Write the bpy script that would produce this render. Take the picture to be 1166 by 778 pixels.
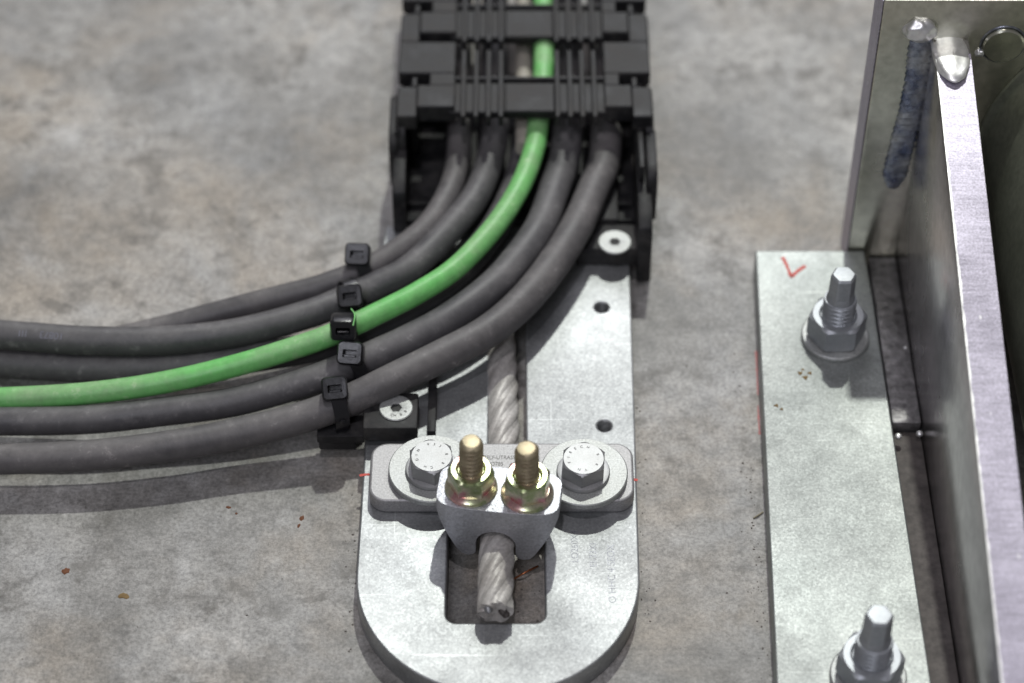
import bpy, bmesh, math, random
from mathutils import Vector, Matrix
random.seed(7)
sc = bpy.context.scene
for o in list(bpy.data.objects): bpy.data.objects.remove(o)
col = sc.collection
S = 0.001                                   # everything below is written in millimetres
PI = math.pi

# ------------------------------------------------------------------ camera
PITCH = math.radians(47)
CAM = Vector((0, -860*math.cos(PITCH), 10+860*math.sin(PITCH)))
cd = bpy.data.cameras.new('camera'); cam = bpy.data.objects.new('camera', cd); col.objects.link(cam)
cam.location = CAM*S; cam.rotation_euler = (PI/2-PITCH, 0, 0)
cd.sensor_width = 36; cd.lens = 2700/1166*36
cd.clip_start = 0.01; cd.clip_end = 100
cd.dof.use_dof = True; cd.dof.focus_distance = 0.802; cd.dof.aperture_fstop = 5.6; cd.dof.aperture_blades = 0
sc.camera = cam

# ------------------------------------------------------------------ light of the hall, with added fills
w = bpy.data.worlds.new('World'); sc.world = w; w.use_nodes = True
bg = w.node_tree.nodes['Background']; bg.inputs[0].default_value = (0.84, 0.82, 0.86, 1); bg.inputs[1].default_value = 0.16
def area(name, loc, size, power, color, size_y=None):
    l = bpy.data.lights.new(name, 'AREA'); l.shape = 'DISK' if size_y is None else 'RECTANGLE'
    l.size = size; l.energy = power; l.color = color
    if size_y: l.size_y = size_y
    o = bpy.data.objects.new(name, l); col.objects.link(o); o.location = loc
    o.rotation_euler = (Vector((0, 0, 0))-Vector(loc)).to_track_quat('-Z', 'Y').to_euler()
    return o
KEY = math.radians(32)
area('hall_lamp', (0.27, 3.2*math.sin(KEY), 3.2*math.cos(KEY)), 0.07, 50, (0.97, 1.0, 0.93))
area('second_hall_lamp', (-0.1, -0.70, 3.0), 0.10, 15, (0.96, 0.92, 1.0))
area('front_fill', (-0.5, -1.9, 2.3), 0.7, 17, (0.88, 0.89, 1.0))  # added soft fill from the viewer's side, lifts the front faces
area('soft_fill_panel', (0.4, 3.0, 2.7), 2.8, 50, (0.92, 0.91, 1.0), 1.8)  # added unseen panel, gives the metal plates something bright to reflect
sc.view_settings.view_transform = 'Standard'; sc.view_settings.look = 'None'
sc.view_settings.exposure = 0; sc.view_settings.gamma = 1; sc.view_settings.use_curve_mapping = False

# ------------------------------------------------------------------ placing: a sight line meets a plane of known height
FX = Vector((1, 0, 0)); FF = Vector((0, math.cos(PITCH), -math.sin(PITCH))); FU = FX.cross(FF)
def at(u, v, z):
    d = FF+FX*((u-583)/2700)-FU*((v-389)/2700)
    return CAM+d*((z-CAM.z)/d.z)
def aty(u, v, y):
    d = FF+FX*((u-583)/2700)-FU*((v-389)/2700)
    return CAM+d*((y-CAM.y)/d.y)

# ------------------------------------------------------------------ materials
def mat(name):
    m = bpy.data.materials.new(name); m.use_nodes = True
    nt = m.node_tree; b = nt.nodes['Principled BSDF']
    return m, nt, b
def N(nt, t, **k):
    n = nt.nodes.new(t)
    for a, v in k.items():
        if a in n.inputs.keys() if not a.startswith('_') else False: n.inputs[a].default_value = v
        else: setattr(n, a.lstrip('_'), v)
    return n
def coord(nt, scale=(1, 1, 1), obj=True):
    tc = nt.nodes.new('ShaderNodeTexCoord'); mp = nt.nodes.new('ShaderNodeMapping')
    mp.inputs['Scale'].default_value = scale
    nt.links.new(tc.outputs['Object'], mp.inputs['Vector']); return mp.outputs[0]
def noise(nt, vec, scale, detail=4, rough=.5, dist=0):
    n = nt.nodes.new('ShaderNodeTexNoise'); n.inputs['Scale'].default_value = scale
    n.inputs['Detail'].default_value = detail; n.inputs['Roughness'].default_value = rough
    n.inputs['Distortion'].default_value = dist
    nt.links.new(vec, n.inputs['Vector']); return n.outputs['Fac']
def ramp(nt, fac, stops):
    r = nt.nodes.new('ShaderNodeValToRGB'); e = r.color_ramp.elements
    while len(e) < len(stops): e.new(0.5)
    for i, (p, c) in enumerate(stops):
        e[i].position = p
        e[i].color = (c, c, c, 1) if isinstance(c, (int, float)) else (*c, 1)
    nt.links.new(fac, r.inputs[0]); return r.outputs[0]
def mix(nt, fac, a, b, mode='MIX'):
    n = nt.nodes.new('ShaderNodeMix'); n.data_type = 'RGBA'; n.blend_type = mode
    for s, x in ((0, fac), (6, a), (7, b)):
        if isinstance(x, (int, float)): n.inputs[s].default_value = x
        elif isinstance(x, tuple): n.inputs[s].default_value = (*x, 1)
        else: nt.links.new(x, n.inputs[s])
    return n.outputs[2]
def math_(nt, op, a, b=0.0):
    n = nt.nodes.new('ShaderNodeMath'); n.operation = op
    for i, x in enumerate((a, b)):
        if isinstance(x, (int, float)): n.inputs[i].default_value = x
        else: nt.links.new(x, n.inputs[i])
    return n.outputs[0]
def bump(nt, b, h, strength, dist, prev=None):
    n = nt.nodes.new('ShaderNodeBump'); n.inputs['Strength'].default_value = strength
    n.inputs['Distance'].default_value = dist
    nt.links.new(h, n.inputs['Height'])
    if prev: nt.links.new(prev, n.inputs['Normal'])
    nt.links.new(n.outputs[0], b.inputs['Normal']); return n.outputs[0]

def metal(name, c1, c2, metallic=.9, rlo=.35, rhi=.5, grain=1200, bs=.25, bd=.00008, speck=.15, big=25, stretch=(1, 1, 1), scratch=0.):
    m, nt, b = mat(name); v = coord(nt, stretch)
    n1 = noise(nt, v, big, 5, .6); n2 = noise(nt, v, grain, 2, .6)
    vo = nt.nodes.new('ShaderNodeTexVoronoi'); vo.inputs['Scale'].default_value = grain; nt.links.new(v, vo.inputs['Vector'])
    base = mix(nt, ramp(nt, n1, [(.3, 0.), (.7, 1.)]), c1, c2)
    sp = ramp(nt, n2, [(.3, 1-speck), (.7, 1+speck)])
    base = mix(nt, 1.0, base, sp, 'MULTIPLY')
    rg = ramp(nt, n1, [(.3, rlo), (.7, rhi)])
    if scratch:
        vc = nt.nodes.new('ShaderNodeTexVoronoi'); vc.inputs['Scale'].default_value = 1500; nt.links.new(v, vc.inputs['Vector'])
        bw = nt.nodes.new('ShaderNodeRGBToBW'); nt.links.new(vc.outputs['Color'], bw.inputs[0])
        base = mix(nt, 1., base, ramp(nt, bw.outputs[0], [(.15, .93), (.6, 1.0), (.85, 1.09)]), 'MULTIPLY')
        rg = math_(nt, 'ADD', rg, math_(nt, 'MULTIPLY', math_(nt, 'SUBTRACT', bw.outputs[0], .5), -.05))
        for sc_, ang, s1 in (((22, 900, 22), .5, .71), ((1100, 18, 18), .35, .73), ((30, 1300, 30), -.9, .74)):
            tc = nt.nodes.new('ShaderNodeTexCoord'); mp = nt.nodes.new('ShaderNodeMapping'); mp.inputs['Scale'].default_value = sc_; mp.inputs['Rotation'].default_value = (0, 0, ang)
            nt.links.new(tc.outputs['Object'], mp.inputs[0]); ns = noise(nt, mp.outputs[0], 1, 2, .5)
            base = mix(nt, ramp(nt, ns, [(s1, 0.), (s1+.03, scratch)]), base, tuple(min(1, x*1.5) for x in c2))
        smu = ramp(nt, noise(nt, v, 70, 5, .7), [(.30, .80), (.52, 1.0), (.72, 1.10)])
        base = mix(nt, 1., base, smu, 'MULTIPLY')
        drt = ramp(nt, noise(nt, v, 420, 3, .6), [(.71, 0.), (.75, scratch)])
        base = mix(nt, drt, base, (.10, .095, .085))
        rg = math_(nt, 'ADD', rg, math_(nt, 'MULTIPLY', math_(nt, 'SUBTRACT', noise(nt, v, 14, 5, .6), .5), .45))
    nt.links.new(base, b.inputs['Base Color'])
    nt.links.new(rg, b.inputs['Roughness'])
    b.inputs['Metallic'].default_value = metallic
    hh = math_(nt, 'ADD', n2, math_(nt, 'MULTIPLY', vo.outputs['Distance'], .5))
    bump(nt, b, hh, bs, bd)
    return m

M = {}
M['galv'] = metal('galvanised_plate', (.30, .31, .315), (.42, .43, .43), .85, .50, .57, 900, .22, .00006, .12, 24, scratch=.5)
M['galv_cast'] = metal('cast_zinc', (.46, .47, .50), (.60, .61, .64), .85, .46, .56, 1100, .6, .00025, .16, 60)
M['zinc'] = metal('zinc_fastener', (.30, .305, .31), (.40, .40, .395), .8, .46, .56, 1700, .25, .00005, .08, 80)
M['zinc_bright'] = metal('bright_zinc_nut', (.34, .36, .38), (.46, .475, .49), .7, .46, .56, 900, .15, .00005, .08, 80)
M['washer'] = metal('zinc_washer', (.38, .39, .385), (.47, .48, .46), .7, .52, .6, 1600, .35, .00006, .22, 60)
M['bar'] = metal('retaining_bar_steel', (.34, .335, .335), (.42, .415, .415), .7, .55, .62, 1600, .3, .00006, .2, 40)
M['foot'] = metal('foot_plate_zinc', (.29, .31, .30), (.385, .40, .385), .85, .50, .57, 900, .22, .00006, .12, 18, scratch=.5)
M['dark_steel'] = metal('dark_polished_steel', (.52, .52, .42), (.70, .69, .60), .95, .18, .32, 260, .25, .0001, .15, 14)
M['rib_edge'] = metal('sawn_rib_edge', (.44, .41, .49), (.58, .545, .64), .85, .34, .46, 1500, .3, .00006, .25, 30, (1, 1, 1))
def saw_marks():
    m = M['rib_edge']; nt = m.node_tree; b = nt.nodes['Principled BSDF']; v = coord(nt, (1, 12, 1))
    src = b.inputs['Base Color'].links[0].from_socket
    ln = ramp(nt, noise(nt, v, 90, 4, .7), [(.3, .78), (.7, 1.18)]); c = mix(nt, 1., src, ln, 'MULTIPLY')
    v2 = coord(nt, (1, .45, 1)); vo = nt.nodes.new('ShaderNodeTexVoronoi'); vo.inputs['Scale'].default_value = 330; nt.links.new(v2, vo.inputs['Vector'])
    d = math_(nt, 'LESS_THAN', vo.outputs['Distance'], math_(nt, 'MULTIPLY', math_(nt, 'SUBTRACT', vo.outputs['Color'], .62), .55))
    c = mix(nt, math_(nt, 'MULTIPLY', d, .8), c, (.85, .83, .86)); nt.links.new(c, b.inputs['Base Color'])
saw_marks()
M['rib'] = metal('rib_steel', (.52, .50, .50), (.70, .68, .69), .95, .16, .3, 240, .2, .0001, .12, 12)
M['strip'] = metal('brown_scaled_steel', (.050, .042, .038), (.10, .088, .082), .3, .5, .7, 300, .6, .0003, .3, 40)
M['tab'] = metal('dark_tab_steel', (.14, .135, .135), (.30, .29, .29), .7, .35, .55, 300, .8, .0004, .4, 60)

def black_plastic():
    m, nt, b = mat('black_plastic'); v = coord(nt)
    n1 = noise(nt, v, 90, 7, .72); n2 = noise(nt, v, 900, 2, .6)
    c = mix(nt, ramp(nt, n1, [(.44, 0.), (.70, .6)]), (.014, .014, .015), (.085, .080, .076))
    nt.links.new(c, b.inputs['Base Color']); nt.links.new(ramp(nt, n1, [(.35, .42), (.65, .66)]), b.inputs['Roughness']); b.inputs['Specular IOR Level'].default_value = .28
    bump(nt, b, n2, .3, .0002); return m
M['black'] = black_plastic()
def tie_plastic():
    m, nt, b = mat('tie_plastic'); v = coord(nt)
    n2 = noise(nt, v, 500, 3, .6)
    b.inputs['Base Color'].default_value = (.012, .012, .014, 1); b.inputs['Roughness'].default_value = .3
    bump(nt, b, n2, .35, .0002); return m
M['tie'] = tie_plastic()
def cable_mat(name, base, dust, amount, rough=.5):
    m, nt, b = mat(name); v = coord(nt)
    n1 = noise(nt, v, 28, 7, .68, .6); n2 = noise(nt, v, 220, 4, .7); n3 = noise(nt, v, 1400, 2, .5)
    geo = nt.nodes.new('ShaderNodeNewGeometry'); sx = nt.nodes.new('ShaderNodeSeparateXYZ')
    nt.links.new(geo.outputs['Normal'], sx.inputs[0])
    up = ramp(nt, sx.outputs['Z'], [(.0, .25), (.9, 1.)])
    f = math_(nt, 'MULTIPLY', math_(nt, 'MULTIPLY', ramp(nt, n1, [(.36, 0.), (.68, 1.)]), up), amount)
    c = mix(nt, f, base, dust)
    c = mix(nt, 1., c, ramp(nt, n2, [(.3, .82), (.7, 1.12)]), 'MULTIPLY')
    scr = math_(nt, 'MULTIPLY', ramp(nt, n2, [(.60, 0.), (.68, .6)]), ramp(nt, n1, [(.45, 0.), (.6, 1.)]))
    c = mix(nt, scr, c, tuple(min(1, x*1.5) for x in dust))
    n4 = noise(nt, v, 75, 8, .75)
    c = mix(nt, ramp(nt, n4, [(.56, 0.), (.66, .5)]), c, tuple(x*.8 for x in base)); c = mix(nt, ramp(nt, n4, [(.30, .55), (.42, 0.)]), c, tuple(min(1, x*1.15) for x in dust))
    nt.links.new(c, b.inputs['Base Color'])
    nt.links.new(ramp(nt, n1, [(.3, rough-.08), (.7, rough+.12)]), b.inputs['Roughness'])
    b.inputs['Specular IOR Level'].default_value = .45
    bump(nt, b, math_(nt, 'ADD', math_(nt, 'MULTIPLY', n2, 1.), math_(nt, 'MULTIPLY', n3, .4)), .25, .0003)
    return m
M['rubber'] = cable_mat('cable_rubber', (.072, .070, .074), (.18, .172, .17), .8, .5)
M['rubber2'] = cable_mat('cable_rubber_brownish', (.084, .080, .082), (.20, .187, .182), .85, .52)
M['green'] = cable_mat('green_sheath', (.17, .57, .15), (.33, .42, .26), .75, .42)
M['cream'] = cable_mat('cream_sheath', (.45, .42, .36), (.30, .27, .22), .6, .5)

def concrete():
    m, nt, b = mat('concrete'); v = coord(nt)
    big = noise(nt, v, 13, 6, .62, .2); mid = noise(nt, v, 34, 9, .74, .2); fine = noise(nt, v, 150, 7, .75); grit = noise(nt, v, 750, 3, .75)
    hue = noise(nt, v, 10, 5, .65, .3); hue2 = noise(nt, coord(nt, (1.3, .8, 1)), 15, 5, .65, .3)
    c = mix(nt, ramp(nt, big, [(.36, 0.), (.63, 1.)]), (.18, .174, .162), (.46, .448, .425))
    c = mix(nt, ramp(nt, hue, [(.46, 0.), (.62, .65)]), c, (.33, .275, .21))
    c = mix(nt, ramp(nt, hue2, [(.50, 0.), (.70, .35)]), c, (.36, .37, .38))
    c = mix(nt, ramp(nt, mid, [(.34, .75), (.47, .15), (.54, 0.)]), c, (.150, .142, .128))
    c = mix(nt, ramp(nt, mid, [(.58, 0.), (.74, .5)]), c, (.52, .515, .50))
    c = mix(nt, 1., c, ramp(nt, fine, [(.30, .60), (.5, 1.), (.70, 1.25)]), 'MULTIPLY')
    c = mix(nt, 1., c, ramp(nt, grit, [(.32, .66), (.68, 1.30)]), 'MULTIPLY')
    # stains of dirt with their own outline
    st = noise(nt, v, 60, 6, .68, .2); gate = noise(nt, v, 13, 3, .55)
    sf = math_(nt, 'MULTIPLY', ramp(nt, st, [(.54, 0.), (.63, .6)]), ramp(nt, gate, [(.43, 0.), (.53, 1.)]))
    c = mix(nt, sf, c, (.095, .088, .076))
    # trowel scratches and fine cracks
    for sc_, ang, s1, f_ in (((6, 420, 6), .35, .70, .35), ((5, 300, 5), -.5, .72, .35), ((400, 7, 7), .2, .72, .3)):
        tc = nt.nodes.new('ShaderNodeTexCoord'); mp = nt.nodes.new('ShaderNodeMapping'); mp.inputs['Scale'].default_value = sc_; mp.inputs['Rotation'].default_value = (0, 0, ang)
        nt.links.new(tc.outputs['Object'], mp.inputs[0]); ns = noise(nt, mp.outputs[0], 1, 3, .6, .4)
        c = mix(nt, ramp(nt, ns, [(s1, 0.), (s1+.02, f_)]), c, (.16, .15, .14))
    # small dark and rusty specks, pores
    dots = None
    for scale, thr, k_, f_, cc_ in ((75, .84, .40, .75, (.085, .055, .035)), (260, .72, .55, .55, (.09, .083, .075)), (700, .66, .8, .5, (.10, .095, .088))):
        vo = nt.nodes.new('ShaderNodeTexVoronoi'); vo.inputs['Scale'].default_value = scale; nt.links.new(v, vo.inputs['Vector'])
        rad = math_(nt, 'MULTIPLY', math_(nt, 'SUBTRACT', vo.outputs['Color'], thr), k_)
        dw = math_(nt, 'ADD', vo.outputs['Distance'], math_(nt, 'MULTIPLY', math_(nt, 'SUBTRACT', fine, .5), .15))
        dot = math_(nt, 'LESS_THAN', dw, rad)
        c = mix(nt, math_(nt, 'MULTIPLY', dot, f_), c, cc_); dots = dot if dots is None else math_(nt, 'ADD', dots, dot)
    nt.links.new(c, b.inputs['Base Color'])
    nt.links.new(ramp(nt, big, [(.3, .42), (.7, .62)]), b.inputs['Roughness'])
    b.inputs['Specular IOR Level'].default_value = .4
    h = math_(nt, 'ADD', math_(nt, 'MULTIPLY', fine, 1.), math_(nt, 'MULTIPLY', grit, .5))
    h = math_(nt, 'SUBTRACT', h, math_(nt, 'MULTIPLY', dots, .5))
    bump(nt, b, h, .35, .0005)
    return m
M['concrete'] = concrete()

def yellow_zinc(name, seed):
    m, nt, b = mat(name)
    tc = nt.nodes.new('ShaderNodeTexCoord'); mp = nt.nodes.new('ShaderNodeMapping'); mp.inputs['Location'].default_value = (seed, seed*.7, 0)
    nt.links.new(tc.outputs['Object'], mp.inputs[0]); v = mp.outputs[0]
    n1 = noise(nt, v, 140, 2, .5, .4); n2 = noise(nt, v, 1500, 3, .6)
    c = ramp(nt, n1, [(.30, (.72, .36, .38)), (.40, (.66, .54, .44)), (.50, (.70, .66, .48)), (.60, (.38, .46, .22)), (.75, (.70, .69, .58))])
    c = mix(nt, 1., c, ramp(nt, n2, [(.3, .8), (.7, 1.15)]), 'MULTIPLY')
    nt.links.new(c, b.inputs['Base Color']); b.inputs['Metallic'].default_value = .9; b.inputs['Roughness'].default_value = .3
    bump(nt, b, n2, .2, .00008); return m
M['yellow'] = yellow_zinc('yellow_zinc', 0.31)
def thread_mat():
    m, nt, b = mat('yellow_zinc_thread'); v = coord(nt); n1 = noise(nt, v, 200, 3, .5)
    nt.links.new(ramp(nt, n1, [(.35, (.30, .24, .16)), (.6, (.46, .40, .27))]), b.inputs['Base Color'])
    b.inputs['Metallic'].default_value = .8; b.inputs['Roughness'].default_value = .5; return m
M['ythread'] = thread_mat()
def rope_mat():
    m, nt, b = mat('rope_wire'); v = coord(nt)
    n1 = noise(nt, v, 60, 5, .6); n2 = noise(nt, v, 700, 3, .6)
    c = mix(nt, ramp(nt, n1, [(.35, 0.), (.65, 1.)]), (.36, .335, .31), (.54, .52, .49))
    c = mix(nt, 1., c, ramp(nt, n2, [(.3, .8), (.7, 1.15)]), 'MULTIPLY')
    nt.links.new(c, b.inputs['Base Color']); b.inputs['Metallic'].default_value = .15; b.inputs['Roughness'].default_value = .5
    b.inputs['Coat Weight'].default_value = .15; b.inputs['Coat Roughness'].default_value = .3
    bump(nt, b, n2, .3, .0001); return m
M['rope'] = rope_mat()
def flat(name, c, rough=.6, metallic=0.):
    m, nt, b = mat(name); v = coord(nt); n = noise(nt, v, 900, 3, .6)
    nt.links.new(mix(nt, ramp(nt, n, [(.3, 0.), (.7, 1.)]), tuple(x*.8 for x in c), tuple(min(1, x*1.15) for x in c)), b.inputs['Base Color'])
    b.inputs['Roughness'].default_value = rough; b.inputs['Metallic'].default_value = metallic; return m
M['red'] = flat('red_marker', (.62, .07, .05)); M['redfaint'] = flat('faint_red_marker', (.42, .16, .15))
M['ink'] = flat('etched_lettering', (.17, .165, .16), .6, .5)
M['print'] = flat('grey_print', (.20, .20, .24), .5)
M['hole'] = flat('dark_hole', (.03, .03, .03), .4, .7)
M['weldblue'] = metal('blued_weld', (.10, .13, .24), (.54, .56, .57), .9, .22, .38, 500, .6, .0003, .3, 95)
M['weldbright'] = metal('bright_weld', (.74, .74, .74), (.92, .91, .88), .8, .34, .48, 300, .25, .0002, .12, 120)
M['rust'] = flat('rusty_grime', (.16, .06, .025), .8); M['copper'] = flat('copper', (.55, .20, .09), .35, .8); M['straw'] = flat('straw', (.28, .25, .17), .7)
M['grit'] = flat('grit', (.13, .115, .10), .8)
M['oldrust'] = flat('ochre_grime', (.20, .13, .05), .8)
M['drum'] = metal('dull_green_steel', (.30, .32, .25), (.42, .44, .36), .8, .28, .42, 400, .2, .0001, .15, 20)

# ------------------------------------------------------------------ building helpers
def link(name, me, m=None, parent=None):
    o = bpy.data.objects.new(name, me); col.objects.link(o)
    if m is not None and me is not None:
        me.materials.clear(); me.materials.append(m)
    if parent: o.parent = parent
    return o
def tag(o, label=None, cat=None, group=None, kind=None):
    for k, x in (('label', label), ('category', cat), ('group', group), ('kind', kind)):
        if x: o[k] = x
    return o
def empty(name, loc, label, cat, group=None, rz=0):
    o = bpy.data.objects.new(name, None); col.objects.link(o); o.location = Vector(loc)*S; o.rotation_euler = (0, 0, rz)
    o.empty_display_size = .01
    return tag(o, label, cat, group)
def smooth(me, ang=35):
    for p in me.polygons: p.use_smooth = True
    try: me.set_sharp_from_angle(angle=math.radians(ang))
    except Exception: pass
class MB:
    def __init__(s): s.v = []; s.f = []
    def add(s, vs, fs):
        n = len(s.v); s.v += [tuple(v) for v in vs]; s.f += [tuple(i+n for i in f) for f in fs]; return s
    def box(s, x0, x1, y0, y1, z0, z1):
        v = [(x, y, z) for x in (x0, x1) for y in (y0, y1) for z in (z0, z1)]
        return s.add(v, [(0, 1, 3, 2), (4, 6, 7, 5), (0, 4, 5, 1), (2, 3, 7, 6), (0, 2, 6, 4), (1, 5, 7, 3)])
    def grid(s, rows, closed=True, cap0=True, cap1=True):
        n = len(rows[0]); vs = [p for r in rows for p in r]; fs = []
        for i in range(len(rows)-1):
            for j in range(n if closed else n-1):
                k = (j+1) % n; fs.append((i*n+j, i*n+k, (i+1)*n+k, (i+1)*n+j))
        if cap0: fs.append(tuple(range(n-1, -1, -1)))
        if cap1: fs.append(tuple((len(rows)-1)*n+j for j in range(n)))
        return s.add(vs, fs)
    def mesh(s, name, ang=35, bev=0, seg=2):
        bm = bmesh.new(); vs = [bm.verts.new(Vector(v)*S) for v in s.v]
        for f in s.f:
            try: bm.faces.new([vs[i] for i in f])
            except ValueError: pass
        bmesh.ops.recalc_face_normals(bm, faces=bm.faces)
        if bev:
            es = [e for e in bm.edges if len(e.link_faces) == 2 and e.calc_face_angle(0) > .6]
            bmesh.ops.bevel(bm, geom=es, offset=bev*S, segments=seg, affect='EDGES', profile=.5, clamp_overlap=True)
        me = bpy.data.meshes.new(name); bm.to_mesh(me); bm.free(); smooth(me, ang); return me
    def build(s, name, m, parent=None, ang=35, bev=0, seg=2):
        return link(name, s.mesh(name, ang, bev, seg), m, parent)
def cat_rom(pts, n=8):
    out = []
    P_ = [Vector(p) for p in pts]; P_ = [2*P_[0]-P_[1]]+P_+[2*P_[-1]-P_[-2]]
    for i in range(1, len(P_)-2):
        a, b, c, d = P_[i-1:i+3]
        for k in range(n):
            t = k/n
            out.append(.5*((2*b)+(c-a)*t+(2*a-5*b+4*c-d)*t*t+(3*b-a-3*c+d)*t**3))
    out.append(P_[-2]); return out
def frames(path):
    fr = []; up = Vector((0, 0, 1))
    for i, p in enumerate(path):
        t = (path[min(i+1, len(path)-1)]-path[max(i-1, 0)]).normalized()
        x = t.cross(up)
        x = x.normalized() if x.length > 1e-4 else Vector((1, 0, 0))
        fr.append((p, x, x.cross(t).normalized(), t))
    return fr
def tube(mb, path, r, seg=28, caps=True):
    rows = []
    for i, (p, x, y, t) in enumerate(frames(path)):
        rr = r(i/(len(path)-1)) if callable(r) else r
        rows.append([p+x*rr*math.cos(a)+y*rr*math.sin(a) for a in [2*PI*k/seg for k in range(seg)]])
    mb.grid(rows, True, caps, caps); return mb
def lathe(mb, prof, seg=48, c=(0, 0), rf=None):
    rows = []
    for r, z in prof:
        rows.append([(c[0]+(rf(a, r, z) if rf else r)*math.cos(a), c[1]+(rf(a, r, z) if rf else r)*math.sin(a), z) for a in [2*PI*k/seg for k in range(seg)]])
    mb.grid(rows); return mb
def ring(mb, prof, seg=64):            # closed section turned round z: a washer
    rows = [[(r*math.cos(a), r*math.sin(a), z) for r, z in prof] for a in [2*PI*k/seg for k in range(seg)]]
    rows.append(rows[0]); mb.grid(rows, True, False, False); return mb
def hexr(a, apothem, rot=0):
    k = ((a-rot) % (PI/3))-PI/6
    return apothem/math.cos(k)
def hex_solid(mb, af, z0, z1, ch=1.0, rot=0, top=True, bottom=False, hole=0):
    ap = af/2; R = ap/math.cos(PI/6); seg = 96; rows = []
    zs = [z0+(z1-z0)*k/14 for k in range(15)]
    def rad(a, z):
        lim = 1e9
        if top: lim = min(lim, ap*.97+(z1-z)*1.75)
        if bottom: lim = min(lim, ap*.97+(z-z0)*1.75)
        return min(hexr(a, ap, rot), lim)
    for z in zs: rows.append([(rad(a, z)*math.cos(a), rad(a, z)*math.sin(a), z) for a in [2*PI*k/seg+rot for k in range(seg)]])
    if hole:
        rows.append([((hole+.8)*math.cos(a), (hole+.8)*math.sin(a), z1+.02) for a in [2*PI*k/seg+rot for k in range(seg)]])
        rows.append([(hole*math.cos(a), hole*math.sin(a), z1-.9) for a in [2*PI*k/seg+rot for k in range(seg)]])
    mb.grid(rows); return mb
def thread(mb, r, z0, z1, pitch, depth, taper=1.0):
    seg = 40; rows = []; n = int((z1-z0)/pitch*8)
    for i in range(n+1):
        z = z0+(z1-z0)*i/n; row = []
        for k in range(seg):
            a = 2*PI*k/seg; ph = (z/pitch-a/(2*PI)) % 1
            rr = r-depth*(1-abs(2*ph-1))
            row.append((rr*math.cos(a), rr*math.sin(a), z))
        rows.append(row)
    rows.append([((r-taper)*math.cos(2*PI*k/seg), (r-taper)*math.sin(2*PI*k/seg), z1+taper) for k in range(seg)])
    rows.append([((r-taper-.6)*math.cos(2*PI*k/seg), (r-taper-.6)*math.sin(2*PI*k/seg), z1+taper+.15) for k in range(seg)])
    mb.grid(rows); return mb
def evaluated(o, name):
    dg = bpy.context.evaluated_depsgraph_get(); dg.update()
    return bpy.data.meshes.new_from_object(o.evaluated_get(dg), preserve_all_data_layers=False, depsgraph=dg)
def plate(name, loops, z0, z1, m, parent=None, bev=.8, ang=40):
    cu = bpy.data.curves.new(name, 'CURVE'); cu.dimensions = '2D'; cu.fill_mode = 'BOTH'
    cu.extrude = max(1e-6, (z1-z0)/2*S-bev*S); cu.bevel_depth = bev*S; cu.bevel_resolution = 2; cu.offset = -bev*S
    for lp in loops:
        sp = cu.splines.new('POLY'); sp.points.add(len(lp)-1); sp.use_cyclic_u = True
        for q, p in zip(sp.points, lp): q.co = (p[0]*S, p[1]*S, 0, 1)
    t = bpy.data.objects.new('tmp', cu); col.objects.link(t)
    me = evaluated(t, name); bpy.data.objects.remove(t)
    me.name = name
    for v in me.vertices: v.co.z += (z0+z1)/2*S
    smooth(me, ang)
    return link(name, me, m, parent)
def rrect(x0, x1, y0, y1, r, n=8):
    out = []
    for cx, cy, a0 in ((x1-r, y1-r, 0), (x0+r, y1-r, 90), (x0+r, y0+r, 180), (x1-r, y0+r, 270)):
        for k in range(n+1):
            a = math.radians(a0+90*k/n); out.append((cx+r*math.cos(a), cy+r*math.sin(a)))
    return out
def circ(cx, cy, r, n=32): return [(cx+r*math.cos(2*PI*k/n), cy+r*math.sin(2*PI*k/n)) for k in range(n)]
def text_mesh(txt, size, name='lettering', depth=.05, align='CENTER'):
    cu = bpy.data.curves.new('t', 'FONT'); cu.body = txt; cu.size = size*S; cu.extrude = depth*S; cu.align_x = align
    t = bpy.data.objects.new('tmp', cu); col.objects.link(t); me = evaluated(t, name); bpy.data.objects.remove(t); me.name = name
    return me
def stroke(name, pts, wd, m, parent, z, h=.08):           # a hand-drawn marker line lying on a face
    mb = MB(); pp = cat_rom([(p[0], p[1], z) for p in pts], 6); rows = []
    for i, (p, x, y, t) in enumerate(frames(pp)):
        ww = wd*(.75+.4*random.random())/2
        rows.append([p-x*ww, p+x*ww, p+x*ww+Vector((0, 0, h)), p-x*ww+Vector((0, 0, h))])
    mb.grid(rows); return mb.build(name, m, parent)

# ================================================================== THE SETTING
mb = MB(); mb.add([(-3000, -3000, 0), (3000, -3000, 0), (3000, 3000, 0), (-3000, 3000, 0)], [(0, 1, 2, 3)])
fl = mb.build('floor', M['concrete']); tag(fl, 'mottled grey concrete floor', None, None, 'structure')

# ================================================================== SLOTTED BASE PLATE
t = empty('base_plate', (-4, -30, 0), 'long galvanised steel plate with rounded end and central slot lying on the concrete', 'steel plate')
def loc(o, parent): o.location = -parent.location; return o     # geometry written in world millimetres under an Empty
L, Rr, cy = -51.8, 42.4, -106
out = [(44.4, 60)]+[((L+Rr)/2+(Rr-L)/2*math.cos(a), cy+47.5*math.sin(a)) for a in [-PI*k/48 for k in range(49)]]+[(-50.6, 30), (-47.8, 60)]
slot = [(5, 34), (5, -72), (10.9, -74)]
for cx, cy2, a0 in ((10.9-3.5, -125.6+3.5, 0), (-21.7+3.5, -125.6+3.5, 270)):
    for k in range(7):
        a = math.radians(a0-90*k/6) if a0 == 0 else math.radians(270-90*k/6)
        slot.append((cx+3.5*math.cos(a), cy2+3.5*math.sin(a)))
slot += [(-21.5, -74), (-8.2, -72), (-8.2, 34)]
h1 = at(685, 350, 10); h2 = at(688, 485, 10)
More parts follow.
